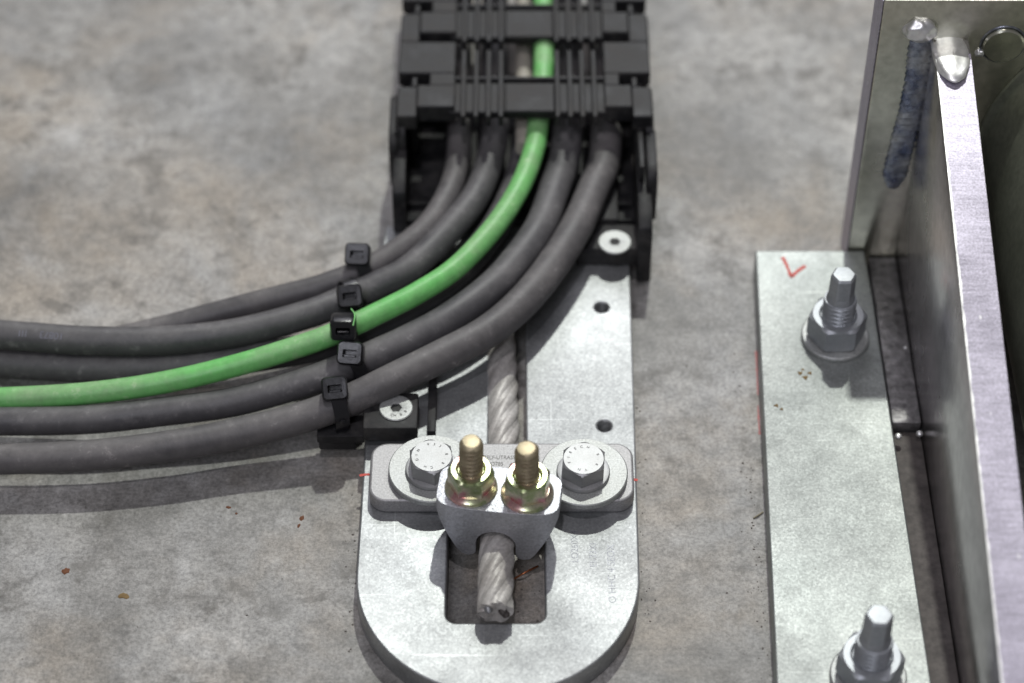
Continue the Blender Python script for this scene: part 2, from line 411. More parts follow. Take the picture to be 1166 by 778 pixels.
pl = plate('plate', [out, slot, circ(h1.x, h1.y, 2.55), circ(h2.x, h2.y, 2.55)], 0.2, 10, M['galv'], t, .7); loc(pl, t)
for h in (h1, h2):                                            # tapped holes
    mb = MB(); rows = []
    for i in range(49):
        z = 9.6-9*i/48; rows.append([((2.75-.35*(1-abs(2*((z/.8-k/32) % 1)-1)))*math.cos(2*PI*k/32)+h.x, (2.75-.35*(1-abs(2*((z/.8-k/32) % 1)-1)))*math.sin(2*PI*k/32)+h.y, z) for k in range(32)])
    mb.grid(rows, True, False, True); loc(mb.build('threaded_hole', M['zinc'], t), t)
for (u, v, ln) in ((418, 541, 2.6), (722, 547, 1.8)):
    p = at(u, v, 10); loc(stroke('red_mark', [(p.x-ln, p.y-.3), (p.x, p.y+.2), (p.x+ln*.7, p.y)], 1.1, M['red'], t, 10.02), t)

M['ghost'] = metal('faint_etching', (.22, .225, .245), (.31, .315, .335), .8, .5, .6, 1900, .4, .00009, .5)
for i, (tx, u, v, sz) in enumerate((('LO260X4', 651, 641, 3.4), ('EI-33XI', 672, 646, 3.4), ('O HHC 4 SEOX', 694, 687, 3.6))):
    me = text_mesh(tx, sz, 'lettering', .012, 'LEFT'); o = link('lettering', me, M['ghost'], t)
    p = at(u, v, 10); o.location = Vector((p.x+2.2, p.y, 10.015))*S-t.location; o.rotation_euler = (0, 0, PI/2)

# ================================================================== RETAINING BAR
t = empty('retaining_bar', (-3.5, -66, 10), 'flat galvanised bar with rounded corners and small lettering bolted across the long slotted plate', 'steel bar')
b_ = plate('bar', [rrect(-48.6, 41.6, -79.6, -53.6, 6)], 10.05, 16.3, M['bar'], t, .9); loc(b_, t)
for i, tx in enumerate(('SELF-UTRASSUNG', 'STO785', '6x8')):
    me = text_mesh(tx, 2.3, 'lettering', .03, 'LEFT' if i < 2 else 'LEFT')
    o = link('lettering', me, M['ink'], t); p = at(551+(0, 1, 8)[i], 523+(0, 7.3, 14.3)[i], 16.3)
    o.location = Vector((p.x, p.y, 16.34))*S-t.location; o.scale = (.82, 1, 1)

# ================================================================== LARGE WASHERS AND HEX BOLTS
def washer(name, x, y, z, ro, ri, h, label, m='washer', parent=None):
    mb = MB(); c = min(.35, h*.3)
    ring(mb, [(ri, 0), (ro-c, 0), (ro, c), (ro, h-c), (ro-c, h), (ri+c, h), (ri, h-c)], 72)
    o = mb.build(name, M[m], parent, 30); o.location = Vector((x, y, z))*S
    if not parent: tag(o, label, 'washer', 'large washers on the retaining bar')
    return o
wl = at(492, 533, 18.8); wr = at(665, 537, 18.8)
washer('flat_washer', wl.x, wl.y, 16.35, 14.9, 4.6, 2.5, 'wide flat zinc washer under the hex bolt nearer the black strain relief block')
washer('flat_washer', wr.x, wr.y, 16.35, 14.9, 4.6, 2.5, 'wide flat zinc washer under the hex bolt at the right end of the bar')
def hex_bolt(x, y, z, rot, label, letters):
    t = empty('hex_bolt', (x, y, z), label, 'bolt', 'hex bolts holding the retaining bar')
    mb = MB(); ring(mb, [(4.3, 0), (8.7, 0), (9.1, .3), (9.1, 1.0), (8.8, 1.5), (7.6, 1.75), (4.3, 1.75)], 64); mb.build('spring_washer', M['zinc'], t, 25)
    mb = MB(); hex_solid(mb, 14.0, 1.8, 7.8, 1, rot)
    mb.build('head', M['zinc'], t, 22)
    n = len(letters)
    for k, ch in enumerate(letters):
        if ch == ' ': continue
        a = math.radians(200-k*360/n)
        o = link('letter', text_mesh(ch, 1.35, 'letter', .05), M['ink'], t); o.location = Vector((4.7*math.cos(a), 4.7*math.sin(a), 7.83))*S
        o.rotation_euler = (0, 0, a-PI/2); o.scale = (1, 1, 1)
    return t
b1 = at(492, 536, 18.8); b2 = at(664, 539, 18.8)
hex_bolt(b1.x, b1.y, 18.85, math.radians(8+30), 'zinc hex bolt on the wide washer beside the black strain relief block', 'DIN 933 8.8 CH ')
hex_bolt(b2.x, b2.y, 18.85, math.radians(-4+30), 'zinc hex bolt on the wide washer at the right end of the bar', 'FIRECH 8.8 VN ')

# ================================================================== WIRE ROPE
rp = [at(565, 330, 7), at(570, 420, 6.6), at(572.5, 495, 6.4), at(572, 530, 6.4), Vector((-4, -80, 10)), Vector((-4.9, -99, 15.6)), at(564.5, 660, 17), at(564, 697, 16.2)]
t = empty('wire_rope', rp[0], 'thick grey six-strand wire rope ending in the slot below the rope clamp', 'wire rope')
rpath = cat_rom([p-rp[0] for p in rp], 40)
fr = frames(rpath); acc = [0]
for i in range(1, len(rpath)): acc.append(acc[-1]+(rpath[i]-rpath[i-1]).length)
for s in range(6):
    sp_ = []
    for i, (p, x, y, tt) in enumerate(fr):
        a = 2*PI*s/6-acc[i]*2*PI/58
        sp_.append(p+x*3.6*math.cos(a)+y*3.6*math.sin(a))
    # each strand keeps the relief of its outer wires
    rows = []
    for i, (p, x, y, tt) in enumerate(frames(sp_)):
        row = []
        for k in range(50):
            a = 2*PI*k/50; rr = 2.38+.07*abs(math.sin(5*(a+acc[i]*.30)))
            row.append(p+x*rr*math.cos(a)+y*rr*math.sin(a))
        rows.append(row)
    mb = MB(); mb.grid(rows); mb.build('strand', M['rope'], t, 60)
mb = MB(); tube(mb, rpath, 5.5, 32); mb.build('core', M['rope'], t)
for s, (dx, dz) in enumerate(((-2.4, 2.0), (2.2, 1.0), (3.2, -.6))):
    e0 = rpath[-1]+Vector((dx, 0, dz)); mb = MB(); tube(mb, [e0+Vector((0, 2, 0)), e0+Vector((.2, -.6, -.1)), e0+Vector((.5, -1.4, -.6))], lambda f: 1.9-1.0*f, 14)
    mb.build('rope_end_lump', M['zinc'] if s == 0 else M['strip'], t)  # pale lump at left; the dark ones paint the shade at the rope end

# ================================================================== ROPE CLAMP (saddle, threaded ends, flange nuts)
cc = Vector((-4.2, -88.8, 0)); rz = math.radians(-7)
t = empty('rope_clamp', (cc.x, cc.y, 10), 'cast zinc rope clamp gripping the wire rope, with two yellow passivated nuts', 'rope clamp', None, rz)
ZB = -10
prof = [(-20.3, 33.6), (20.3, 33.6), (20.5, 29.5), (18.9, 25.2), (16.9, 20.8), (13.0, 13.0), (11.6, 11.2), (9.4, 10.5), (7.6, 11.0), (6.7, 12.4), (6.7, 17.2)]
prof += [(6.7*math.cos(a), 17.2+6.3*math.sin(a)) for a in [PI*k/12 for k in range(1, 12)]]
prof += [(-6.7, 17.2), (-6.7, 12.4), (-7.6, 11.0), (-9.4, 10.5), (-11.6, 11.2), (-13.0, 13.0), (-16.9, 20.8), (-18.9, 25.2), (-20.5, 29.5)]
mb = MB(); n = len(prof)
mb.grid([[(x, -14, z+ZB) for x, z in prof], [(x, 14, z+ZB) for x, z in prof]])
a_ = link('a', mb.mesh('a'), M['galv_cast'])
pl_ = [(x*1.0, y) for x, y in [(-12, -9.3), (0, -9.6), (12, -9.3)]]
plan = []
for k in range(48):
    q = 2*PI*k/48; c_, s_ = math.cos(q), math.sin(q)
    plan.append((20.6*math.copysign(abs(c_)**(2/4.6), c_), 9.4*math.copysign(abs(s_)**(2/4.6), s_)))
mb = MB(); mb.grid([[(x*1.0, y*1.12, -5) for x, y in plan], [(x*1.02, y*1.08, 10) for x, y in plan], [(x*.99, y, 26) for x, y in plan]])
c_ = link('b', mb.mesh('b'), M['galv_cast'])
md = a_.modifiers.new('x', 'BOOLEAN'); md.operation = 'INTERSECT'; md.object = c_; md.solver = 'EXACT'
bv = a_.modifiers.new('y', 'BEVEL'); bv.width = 1.2*S; bv.segments = 4; bv.limit_method = 'ANGLE'; bv.angle_limit = math.radians(38)
me = evaluated(a_, 'saddle'); bpy.data.objects.remove(a_); bpy.data.objects.remove(c_)
me.name = 'saddle'; smooth(me, 50); sad = link('saddle', me, M['galv_cast'], t)
n_a = at(536.5, 555, 33.8); n_b = at(600.5, 562, 33.8)
def local(p, t_):
    d = Vector((p.x, p.y))*1-Vector((t_.location.x, t_.location.y))/S
    c, s_ = math.cos(-t_.rotation_euler.z), math.sin(-t_.rotation_euler.z)
    return (d.x*c-d.y*s_, d.x*s_+d.y*c)
for i, p in enumerate((n_a, n_b)):
    x, y = local(p, t); tilt = (.0, .0)
    mb = MB(); prof_f = [(4.2, 0), (8.9, 0), (9.2, .5), (8.9, 1.3), (7.4, 2.3), (6.9, 3.2), (4.2, 3.2)]
    lathe(mb, [(8.6, .02), (8.8, .6), (8.5, 1.3), (7.6, 2.0), (7.2, 2.6)], 64)
    hex_solid(mb, 13.4, 1.2, 9.8, 1, math.radians((4, 24)[i]), True, False, 4.2)
    o = mb.build('flange_nut', M['yellow'], t, 24); o.location = (x*S, y*S, 23.65*S)
    mb = MB(); thread(mb, 4.05, 0, (16.8, 17.2)[i], 1.9, .75, .9)
    o = mb.build('threaded_end', M['ythread'], t, 50); o.location = (x*S, y*S, 29*S)
    o.rotation_euler = (math.radians((-1, 1)[i]), math.radians((1, -1)[i]), 0)

# ================================================================== ENERGY CHAIN
t = empty('cable_chain', (5, 100, 0), 'black plastic cable chain carrying the cables across the top of the picture', 'cable chain')
def chain_link(y0, z0=9.):
    def part(mb, name, bev=.5, parent=t):
        o = mb.build(name, M['black'], parent, 30, bev, 1)
        if parent is t: loc(o, t)
        return o
    ZT = 48
    for sx in (-1, 1):
        xo = -43.3 if sx < 0 else 53.4; d = -sx
        # outer side plate with rounded nose
        for nm, xa, xb, ya, yb, zt in (('side_plate', xo, xo+d*3.2, y0-4, y0+26, 43), ('side_plate', xo+d*3.8, xo+d*7, y0+14, y0+43, 43)):
            mb = MB(); prof = rrect(ya, yb, z0, zt, 9, 5)
            mb.grid([[(xa, p, q) for p, q in prof], [(xb, p, q) for p, q in prof]])
            part(mb, nm, .4)
    cb = MB()
    cb.box(-24, 36, y0+4, y0+21, ZT-6, ZT-2.6)                 # body of the crossbar
    cb.box(-2.6, 16, y0+3, y0+19, ZT-3, ZT-1.2)
    cb.box(-26, 38, y0+21.3, y0+23, ZT-5, ZT-1)
    c_o = part(cb, 'crossbar', .4)
    def blk(x0, x1, xs, xe):
        mb = MB()
        lo, hi = min(x0, x1), max(x0, x1)
        mb.box(lo, hi, y0+24, y0+42.5, ZT-7, ZT-.4)            # back half
        sgn = 1 if x1 > x0 else -1
        a0, a1 = x0, x0+sgn*7.5
        mb.box(min(a0, a1), max(a0, a1), y0, y0+17, ZT-8, ZT-1.2)
        mb.box(min(a1, x1), max(a1, x1), y0+4.5, y0+17, ZT-8, ZT-.2)
        b0, b1 = x0+sgn*12, x1
        mb.box(min(b0, b1), max(b0, b1), y0+17, y0+24, ZT-7, ZT-.4)
        e0, e1 = x0+sgn*5.2, x0+sgn*7.4                        # prong inside the recess
        mb.box(min(e0, e1), max(e0, e1), y0+17, y0+22.4, ZT-7, ZT-1)
        return mb
    loc_blk = blk(-43.3, -21.5, 0, 0).build('latch_block', M['black'], c_o, 30, .45, 1)
    blk(52.8, 35, 0, 0).build('latch_block', M['black'], c_o, 30, .45, 1)
    for x in (-18.4, -13.6, -8.9, -4.2, 17.2, 22, 26.6, 31.2):
        mb = MB(); mb.box(x-.95, x+.95, y0-.5, y0+38, ZT-6, ZT-.6)
        mb.build('rib', M['black'], c_o, 30, .35, 1)
for k in range(3): chain_link(81+k*43.5)

# chain end bracket on the plate
t = empty('end_bracket', (5, 50, 10), 'black plastic end bracket anchoring the cable chain to the plate', 'bracket')
def P2(mb, name, bev=.6): return loc(mb.build(name, M['black'], t, 30, bev, 2), t)
mb = MB(); mb.box(-41, 47, 60, 130, 10.05, 13); P2(mb, 'base')
for x0, x1, yb in ((46.6, 51.8, 37.0), (-44.8, -39.8, 56.0)):
    mb = MB(); prof = [(yb, 3 if x0 > 0 else 10.1), (yb+1, 3 if x0 > 0 else 10.1), (84, 3 if x0 > 0 else 10.1), (84, 37), (yb+30, 34.5), (yb+8, 32), (yb+2, 29.5), (yb, 26)]
    mb.grid([[(x0, p, q) for p, q in prof], [(x1, p, q) for p, q in prof]]); P2(mb, 'side_wall')
    mb = MB(); xa, xb = (x0+3.6, x0+7.4) if x0 > 0 else (x0-1.6, x0+1.6)
    prof = rrect(yb+18, yb+48, 14, 40.5, 7, 5)
    mb.grid([[(xa, p, q) for p, q in prof], [(xb, p, q) for p, q in prof]]); P2(mb, 'pivot_lug', .4)
    mb = MB(); mb.box(x0+.6, x0+2.6, yb+22, yb+44, 32, 41.5); P2(mb, 'inner_rib', .4)
mb = MB(); mb.box(24, 46.8, 38.6, 52, 10.05, 19.0); P2(mb, 'screw_block', .8)
mb = MB(); mb.box(28, 40, 52.3, 78, 12, 21); P2(mb, 'ridge', .8)
mb = MB(); mb.box(-24, -6, 58, 76, 12, 17.5); mb.box(-40, 46, 66, 70, 12, 16); P2(mb, 'ridge', .8)

def cs_screw(p, z, r, label, tilt=0):
    t = empty('countersunk_screw', (p.x, p.y, z), label, 'screw', 'countersunk screws in the black brackets')
    mb = MB(); seg = 48
    rows = []
    for rr, zz, hx in ((r-.4, -.6, 0), (r, 0, 0), (r, .25, 0), (r-.35, .55, 0), (2.6, .62, 0), (2.0, .45, 1), (1.8, -1.6, 1), (.3, -2.0, 1)):
        rows.append([((hexr(a, rr*.9) if hx else rr)*math.cos(a), (hexr(a, rr*.9) if hx else rr)*math.sin(a), zz) for a in [2*PI*k/seg for k in range(seg)]])
    mb.grid(rows, True, False, True); mb.build('head', M['washer'], t, 25)
    mb = MB(); lathe(mb, [(1.75, -2.2), (1.75, -1.5), (.2, -1.45)], 20); mb.build('socket', M['hole'], t)
    mb = MB(); lathe(mb, [(.7, -1.4), (.5, -.7), (.1, -.5)], 14); mb.build('socket_pin', M['weldbright'], t)
    return t
cs_screw(at(700, 276, 19.2), 19.1, 6.2, 'pale countersunk screw in the black chain end bracket, right of all the cables')
s2 = cs_screw(at(451, 465, 20.2), 20.1, 5.9, 'zinc countersunk screw in the black block beneath the lowest grey cable')
for k, ch in enumerate('CH 8.8'):
    a = math.radians(250+k*16); o = link('letter', text_mesh(ch, 1.5, 'letter', .05), M['ink'], s2); o.location = Vector((4.3*math.cos(a), 4.3*math.sin(a), .66))*S; o.rotation_euler = (0, 0, a+PI/2)

# ================================================================== STRAIN RELIEF with tie rail
t = empty('strain_relief', (-50, 0, 10), 'black strain relief rail and foot block that the cables are tied to', 'bracket')
q0 = at(413, 489, 20); q1 = at(475, 489, 20)
mb = MB(); mb.box(q0.x, q1.x, q0.y+.5, q0.y+17, 13.2, 20); loc(mb.build('foot_block', M['black'], t, 30, .7, 2), t)
mb = MB(); mb.box(q0.x+1.5, q1.x-3, q0.y+3, q0.y+17, 10.05, 13.2); loc(mb.build('foot_block_base', M['black'], t, 30, .4, 2), t)
mb = MB(); mb.box(-68, q0.x, q0.y+2.6, q0.y+12.5, 9.5, 13.2); loc(mb.build('arm', M['black'], t, 30, .5, 2), t)
mb = MB(); mb.box(-64, -57.5, q0.y+8, 8, 7, 12.0); loc(mb.build('tie_rail', M['black'], t, 30, .5, 2), t)
for k in range(3):
    y = q0.y+5.5+k*19.5
    mb = MB(); mb.box(-67.5, -54.5, y-2.6, y+2.6, 5.5, 11); loc(mb.build('rail_tooth', M['black'], t, 30, .6, 2), t)
b0 = at(485, 496, 10); b1_ = at(497, 496, 10)
mb = MB(); mb.box(b0.x+.6, b1_.x-.2, b0.y-2, 44, 10.05, 14.5); loc(mb.build('side_bar', M['black'], t, 30, .4, 2), t)
mb = MB(); mb.box(-48, b1_.x-.2, 20, 34, 10.1, 14.3); loc(mb.build('cross_bar', M['black'], t, 30, .4, 2), t)

# ================================================================== CABLES
def cable(name, pts, r, m, label, cat='cable', group=None):
    P_ = [at(*p) for p in pts]; o0 = P_[0].copy()
    path = cat_rom([p-o0 for p in P_], 10)
    mb = MB(); tube(mb, path, r, 40); o = mb.build(name, M[m], None, 60); o.location = o0*S
    tag(o, label, cat, group); 
    return [p+o0 for p in path], r, o
paths = {}
G = 'power and signal cables leaving the chain'
def zz(pts, zs):      # heights by u, linear between the given stations
    out = []
    for u, v in pts:
        for (a, za), (b, zb) in zip(zs, zs[1:]):
            if a <= u <= b: z = za+(zb-za)*(u-a)/(b-a); break
        else: z = zs[0][1] if u < zs[0][0] else zs[-1][1]
        out.append((u, v, z))
    return out
def chain_tail(x, z, x2=None):       # the part of a cable inside the chain, given in world mm
    return x, z
def cable_w(name, pts, zs, tail, r, m, label, cat='cable', group=G):
    P_ = [Vector(p) for p in tail]+[at(*p) for p in zz(pts, zs)]
    o0 = P_[0].copy(); path = cat_rom([p-o0 for p in P_], 10)
    mb = MB(); tube(mb, path, r, 40); o = mb.build(name, M[m], None, 60); o.location = o0*S
    tag(o, label, cat, group); return [p+o0 for p in path], r, o
E_ = [(689, 180), (675, 217), (655, 261), (627, 305), (594, 345), (553, 379), (500, 407), (450, 431), (400, 455), (340, 477), (270, 494), (200, 507), (120, 517), (60, 521), (0, 523), (-90, 524)]
D_ = [(644, 174), (631, 217), (614, 261), (582, 305), (552, 334), (507, 366), (460, 390), (430, 403), (395, 418), (354, 433), (270, 457), (185, 469), (100, 478), (0, 480), (-90, 479)]
G_ = [(613, 139), (607, 174), (590, 217), (561, 261), (519, 305), (475, 334), (430, 357), (392, 375), (354, 390), (270, 416), (185, 436), (100, 448), (0, 454), (-90, 456)]
B_ = [(563, 159), (545, 217), (512, 261), (468, 305), (430, 325), (400, 338), (354, 357), (270, 379), (185, 388), (100, 388), (40, 384), (0, 381), (-90, 374)]
A_ = [(522, 174), (512, 217), (484, 261), (440, 294), (407, 311), (373, 324), (354, 330), (298, 344), (241, 359), (185, 374), (120, 388), (50, 392), (-20, 390), (-90, 386)]
F_ = [(600, 150), (598, 174), (584, 220), (560, 265), (524, 308), (480, 341), (430, 367), (392, 384), (354, 396), (270, 410), (185, 418), (100, 419), (0, 413), (-90, 404)]
def tl(x, z, n=0): return [(x, 215, z), (x, 160, z), (x, 115, z)]
paths['E'] = cable_w('cable', E_, [(-90, 12), (0, 12.4), (200, 13.6), (300, 14.5), (385, 19), (440, 24), (520, 25), (640, 26), (690, 27)], tl(36.5, 26), (lambda f: 6.1-.7*max(0, min(1, (f-.35)*2))), 'rubber2', 'grey rubber cable nearest the viewer, passing over the black foot block')
paths['D'] = cable_w('cable', D_, [(-90, 12), (0, 12), (200, 13.5), (300, 15), (395, 19.5), (520, 25), (640, 27)], tl(22, 27), (lambda f: 6.0-.9*max(0, min(1, (f-.35)*2))), 'rubber', 'grey rubber cable between the green cable and the nearest cable')
paths['G'] = cable_w('cable', G_, [(-90, 14), (0, 15), (200, 20), (300, 24), (400, 28), (520, 32), (600, 34), (620, 38)], [(12.6, 215, 40), (12.6, 160, 40), (12.2, 115, 40)], 4.0, 'green', 'bright green sheathed cable curving through the middle of the bundle')
paths['B'] = cable_w('cable', B_, [(-90, 18), (0, 18.5), (150, 18.5), (300, 19), (400, 20.5), (520, 26), (570, 27)], tl(-7, 27), 5.3, 'rubber', 'grey rubber cable with small printed numbers, second from the far side of the bundle')
paths['A'] = cable_w('cable', A_, [(-90, 6), (50, 6), (200, 9), (300, 15), (400, 20), (520, 27)], tl(-20.5, 27), 4.6, 'rubber2', 'grey rubber cable on the far outer side of the bundle, slipping under the numbered cable')
paths['F'] = cable_w('cable', F_, [(-90, 8), (0, 8), (200, 9), (300, 11), (400, 14), (520, 19), (600, 21)], tl(7, 20), 5.4, 'rubber', 'dark rubber cable hidden below the green cable and showing at the left')
mb = MB(); tube(mb, [Vector((4.6, y, 33)) for y in (215, 150, 110, 88, 78)], 3.3, 24); o = mb.build('cable', M['cream'], None, 60)
tag(o, 'thin cream cable glimpsed through the openings of the black chain beside the green one', 'cable', G)

# printed number on the sheath
path, r, _ = paths['B']; r = 5.3; bo = paths['B'][2]
for k, ch in enumerate('10873   III'):
    if ch == ' ': continue
    u = 70-k*5.6 if k < 5 else 68-5.6*5-(k-5)*3.6
    tgt = at(u, 390, 22); j = min(range(len(path)), key=lambda i: (path[i]-tgt).length)
    p = path[j]; q = path[j-1]; f = 0
    # exact spot between samples by x
    for i in range(len(path)-1):
        if (path[i].x-tgt.x)*(path[i+1].x-tgt.x) <= 0:
            f = (tgt.x-path[i].x)/(path[i+1].x-path[i].x+1e-9); p = path[i].lerp(path[i+1], f); q = path[i+1]; tdir = (path[i]-path[i+1]).normalized(); break
    ang = math.radians(32)
    side = Vector((tdir.y, -tdir.x, 0)).normalized()         # toward the viewer
    nrm = (side*math.sin(ang)+Vector((0, 0, 1))*math.cos(ang)).normalized()
    xax = -tdir; yax = nrm.cross(xax).normalized()
    o = link('printed_number', text_mesh(ch, 3.6, 'printed_number', .02), M['print'], bo)
    mt = Matrix((( xax.x, yax.x, nrm.x, 0), (xax.y, yax.y, nrm.y, 0), (xax.z, yax.z, nrm.z, 0), (0, 0, 0, 1)))
    o.matrix_local = Matrix.Translation((p+nrm*(r+.04)-yax*1.3)*S-bo.location) @ mt

# ================================================================== CABLE TIES
def tie(key, hu, hv, hz, rot, label, low=13.0, strap_side=1, tilt=38):
    path, r, _ = paths[key]; r = {'E': 5.8, 'D': 5.7}.get(key, r)
    tgt = at(hu, hv, hz)
    j = min(range(1, len(path)-1), key=lambda i: (Vector((path[i].x, path[i].y))-Vector((tgt.x, path[i].y))).length+abs(path[i].y-tgt.y)*.4)
    c = path[j]; td = (path[j+1]-path[j-1]); td.z = 0; td.normalize(); sd = Vector((-td.y, td.x, 0))
    if sd.y > 0: sd = -sd                                     # sd points to the viewer
    t = empty('cable_tie', c, label, 'cable tie', 'black cable ties across the bundle')
    # strap: a band round the cable and the rail under it
    sec = []; R_ = r+.55; zlow = low-c.z
    for k in range(17):
        a = PI*k/16; sec.append((R_*math.cos(a), R_*math.sin(a)))
    sec += [(-R_, zlow*.5), (-R_*.8, zlow), (R_*.8, zlow), (R_, zlow*.5)]
    n = len(sec); rows = []
    for off, g in ((-2.3, 0), (-2.3, .95), (2.3, .95), (2.3, 0)):
        row = []
        for i, (a, z) in enumerate(sec):
            l = math.hypot(a, z) or 1
            row.append(sd*(a+a/l*g)+Vector((0, 0, z+z/l*g))+td*off)
        rows.append(row)
    rows.append(rows[0]); mb = MB(); mb.grid(rows, True, False, False); mb.build('strap', M['tie'], t, 40)
    # head with its slot
    hd = bpy.data.objects.new('head', None)
    mbh = MB(); W, H, D = 4.5, 4.1, 3.6
    o1 = rrect(-W, W, -H, H, 1.6, 4); i1 = rrect(-2.5, 2.5, -1.5, 1.2, .4, 4)
    rows = [[(x*.92, y*.92, -D) for x, y in o1], [(x, y, -D+.8) for x, y in o1], [(x, y, D-.9) for x, y in o1], [(x*.88, y*.88, D) for x, y in o1],
            [(x, y, D-.05) for x, y in i1], [(x*.9, y*.9, -D+2) for x, y in i1]]
    mbh.grid(rows, True, True, True)
    h = mbh.build('head', M['tie'], t, 35)
    h.location = (tgt-c)*S
    h.rotation_euler = (math.radians(tilt), 0, math.radians(rot))
    mb = MB(); mb.box(-2.1, 2.1, -1.5, -.5, -1.5, D-.7); o = mb.build('pawl', M['tie'], h, 30, .2, 1)
    # tongue of the strap coming out below the head
    mb = MB(); p0 = (tgt-c)+sd*2.6; pth = []
    for s_ in (0, .33, .66, 1.0):
        a = math.radians(52-s_*70); pth.append(sd*(R_+1.2)*math.cos(a)+Vector((0, 0, (R_+1.2)*math.sin(a))))
    pth[0] = p0
    pp = cat_rom(pth, 5); rows = []
    for i, p in enumerate(pp):
        nn = Vector((0, 0, p.z))+sd*p.dot(sd); nn.normalize()
        rows.append([p-td*2.5, p+td*2.5, p+td*2.5+nn*1.1, p-td*2.5+nn*1.1])
    mb.grid(rows); mb.build('strap_tongue', M['tie'], t, 40)
    p = pth[2]; mb = MB(); lathe(mb, [(1.2, 0), (1.2, .5), (.7, .7)], 18); o = mb.build('stud_mark', M['tie'], t)
    nn = (sd*p.dot(sd)+Vector((0, 0, p.z))).normalized(); o.location = (p+nn*1.0)*S; o.rotation_euler = nn.to_track_quat('Z', 'Y').to_euler()
    return t
tie('A', 407.5, 290.5, 28.5, -4, 'black cable tie farthest from the viewer, its square head standing above the outer grey cable', 10)
tie('B', 398, 338, 29, 8, 'black cable tie round the numbered cable, second from the far end of the row', 10)
tie('G', 391, 372, 34, 0, 'black cable tie head sitting on the bright green cable', 10, tilt=70)
tie('D', 399.5, 403, 28.5, -6, 'black cable tie on the grey cable just below the green cable', 10)
tie('E', 381, 443, 28, 8, 'black cable tie nearest the viewer, its strap running down to the strain relief rail', 7)

# ================================================================== FOOT PLATE WITH ANCHORS
t = empty('foot_plate', (110, -60, 0), 'narrow pale zinc foot plate with a red tick, bolted down beside the steel bracket', 'steel plate')
fo = [(91.6, 46.8), (132.5, 46.8), (133.2, 25), (134.2, -160), (134.2, -230), (82, -230), (84.6, -150)]
o = plate('plate', [fo], .2, 10, M['foot'], t, .6); loc(o, t)
vz = 10.02
def up_(*uv): return [(at(u, v, 10).x, at(u, v, 10).y) for u, v in uv]
loc(stroke('red_mark', up_((891, 293), (896, 303), (901, 316)), 1.3, M['red'], t, vz), t)
loc(stroke('red_mark', up_((901, 316), (908, 309), (917, 303)), 1.3, M['red'], t, vz), t)
for (u, v, s_) in ((911, 425, .9), (917, 430, 1.0), (922, 425, .8), (914, 421, .6), (884, 462, .8), (890, 466, .6)):
    p = at(u, v, 10); mb = MB(); lathe(mb, [(s_, 0), (s_*.8, .12), (s_*.1, .16)], 9, (p.x, p.y), lambda a, r, z: r*(1+.35*math.sin(3*a+u))); mb.v = [(x, y, z+10.02) for x, y, z in mb.v]
    loc(mb.build('grime_spot', M['oldrust'], t), t)
p0, p1 = at(946, 284, 10), at(968, 326, 10)
def anchor(x, y, rot, label, h):
    t = empty('anchor_bolt', (x, y, 10), label, 'anchor bolt', 'anchor bolts in the foot plate')
    mb = MB(); ring(mb, [(6.3, 0), (12.0, 0), (12.3, .4), (12.3, 1.6), (11.8, 2.1), (6.3, 2.1)], 64); mb.build('washer', M['washer'], t, 28)
    mb = MB(); hex_solid(mb, 18.6, 2.15, 12.6, 1, rot, True, True, 6.1); mb.build('nut', M['zinc_bright'], t, 22)
    st = MB(); thread(st, 6.0, 3, 20.5, 2.0, 1.0, .3)
    s = st.build('stud', M['zinc_bright'], t, 50)
    mb = MB(); rows = []
    for z, rr, hx in ((20.6, 5.2, 0), (22.2, 5.0, .5), (23.2, 4.5, 1), (h-.8, 4.3, 1), (h, 3.6, .9), (h+.1, 1.6, 0)):
        rows.append([((rr*(1-hx)+hexr(a, rr*.93, rot)*hx)*math.cos(a), (rr*(1-hx)+hexr(a, rr*.93, rot)*hx)*math.sin(a), z) for a in [2*PI*k/48 for k in range(48)]])
    mb.grid(rows); mb.build('hex_end', M['zinc_bright'], t, 24)
    return t
p = at(950.5, 385, 10); anchor(p.x, p.y, math.radians(2), 'zinc anchor bolt with big hex nut beside the red tick mark on the foot plate', 33)
p = at(988, 772, 10); anchor(p.x, p.y, math.radians(-4), 'zinc anchor bolt with big hex nut nearest the viewer on the foot plate', 34)

# ================================================================== STEEL BRACKET (back plate, rib, weld)
t = empty('steel_bracket', (150, 47, 0), 'tall welded steel bracket with a slanting rib standing behind the foot plate', 'steel bracket')
AY = 47.2; XR = 145.0; TH = 12.3
bpn = [(126.4, .2), (330, .2), (330, 129), (126.4, 129)]
mb = MB(); mb.grid([[(x, AY, z) for x, z in bpn], [(x, AY+16, z) for x, z in bpn]]); loc(mb.build('back_plate', M['dark_steel'], t, 30, .8, 2), t)
def ribz(y): return 119-(AY-y)*.0+0
# rib outline in y-z, sloping down to the viewer
def ray_x(u, v, x):
    d = FF+FX*((u-583)/2700)-FU*((v-389)/2700); return CAM+d*((x-CAM.x)/d.x)
r1 = ray_x(1065, 62, XR); r2 = ray_x(1110, 500, XR); r3 = ray_x(1140, 778, XR)
print('RIB', r1, r2, r3)
sl = (r1.z-r3.z)/(r1.y-r3.y)
rib = [(AY-.3, .2), (-330, .2), (-330, max(5, r3.z+sl*(-330-r3.y))), (r1.y, r1.z), (AY-.3, r1.z+sl*(AY-r1.y)*.3)]
mb = MB(); mb.grid([[(XR, y, z) for y, z in rib], [(XR+TH, y, z) for y, z in rib]])
loc(mb.build('rib', M['rib'], t, 30, .5, 2), t)
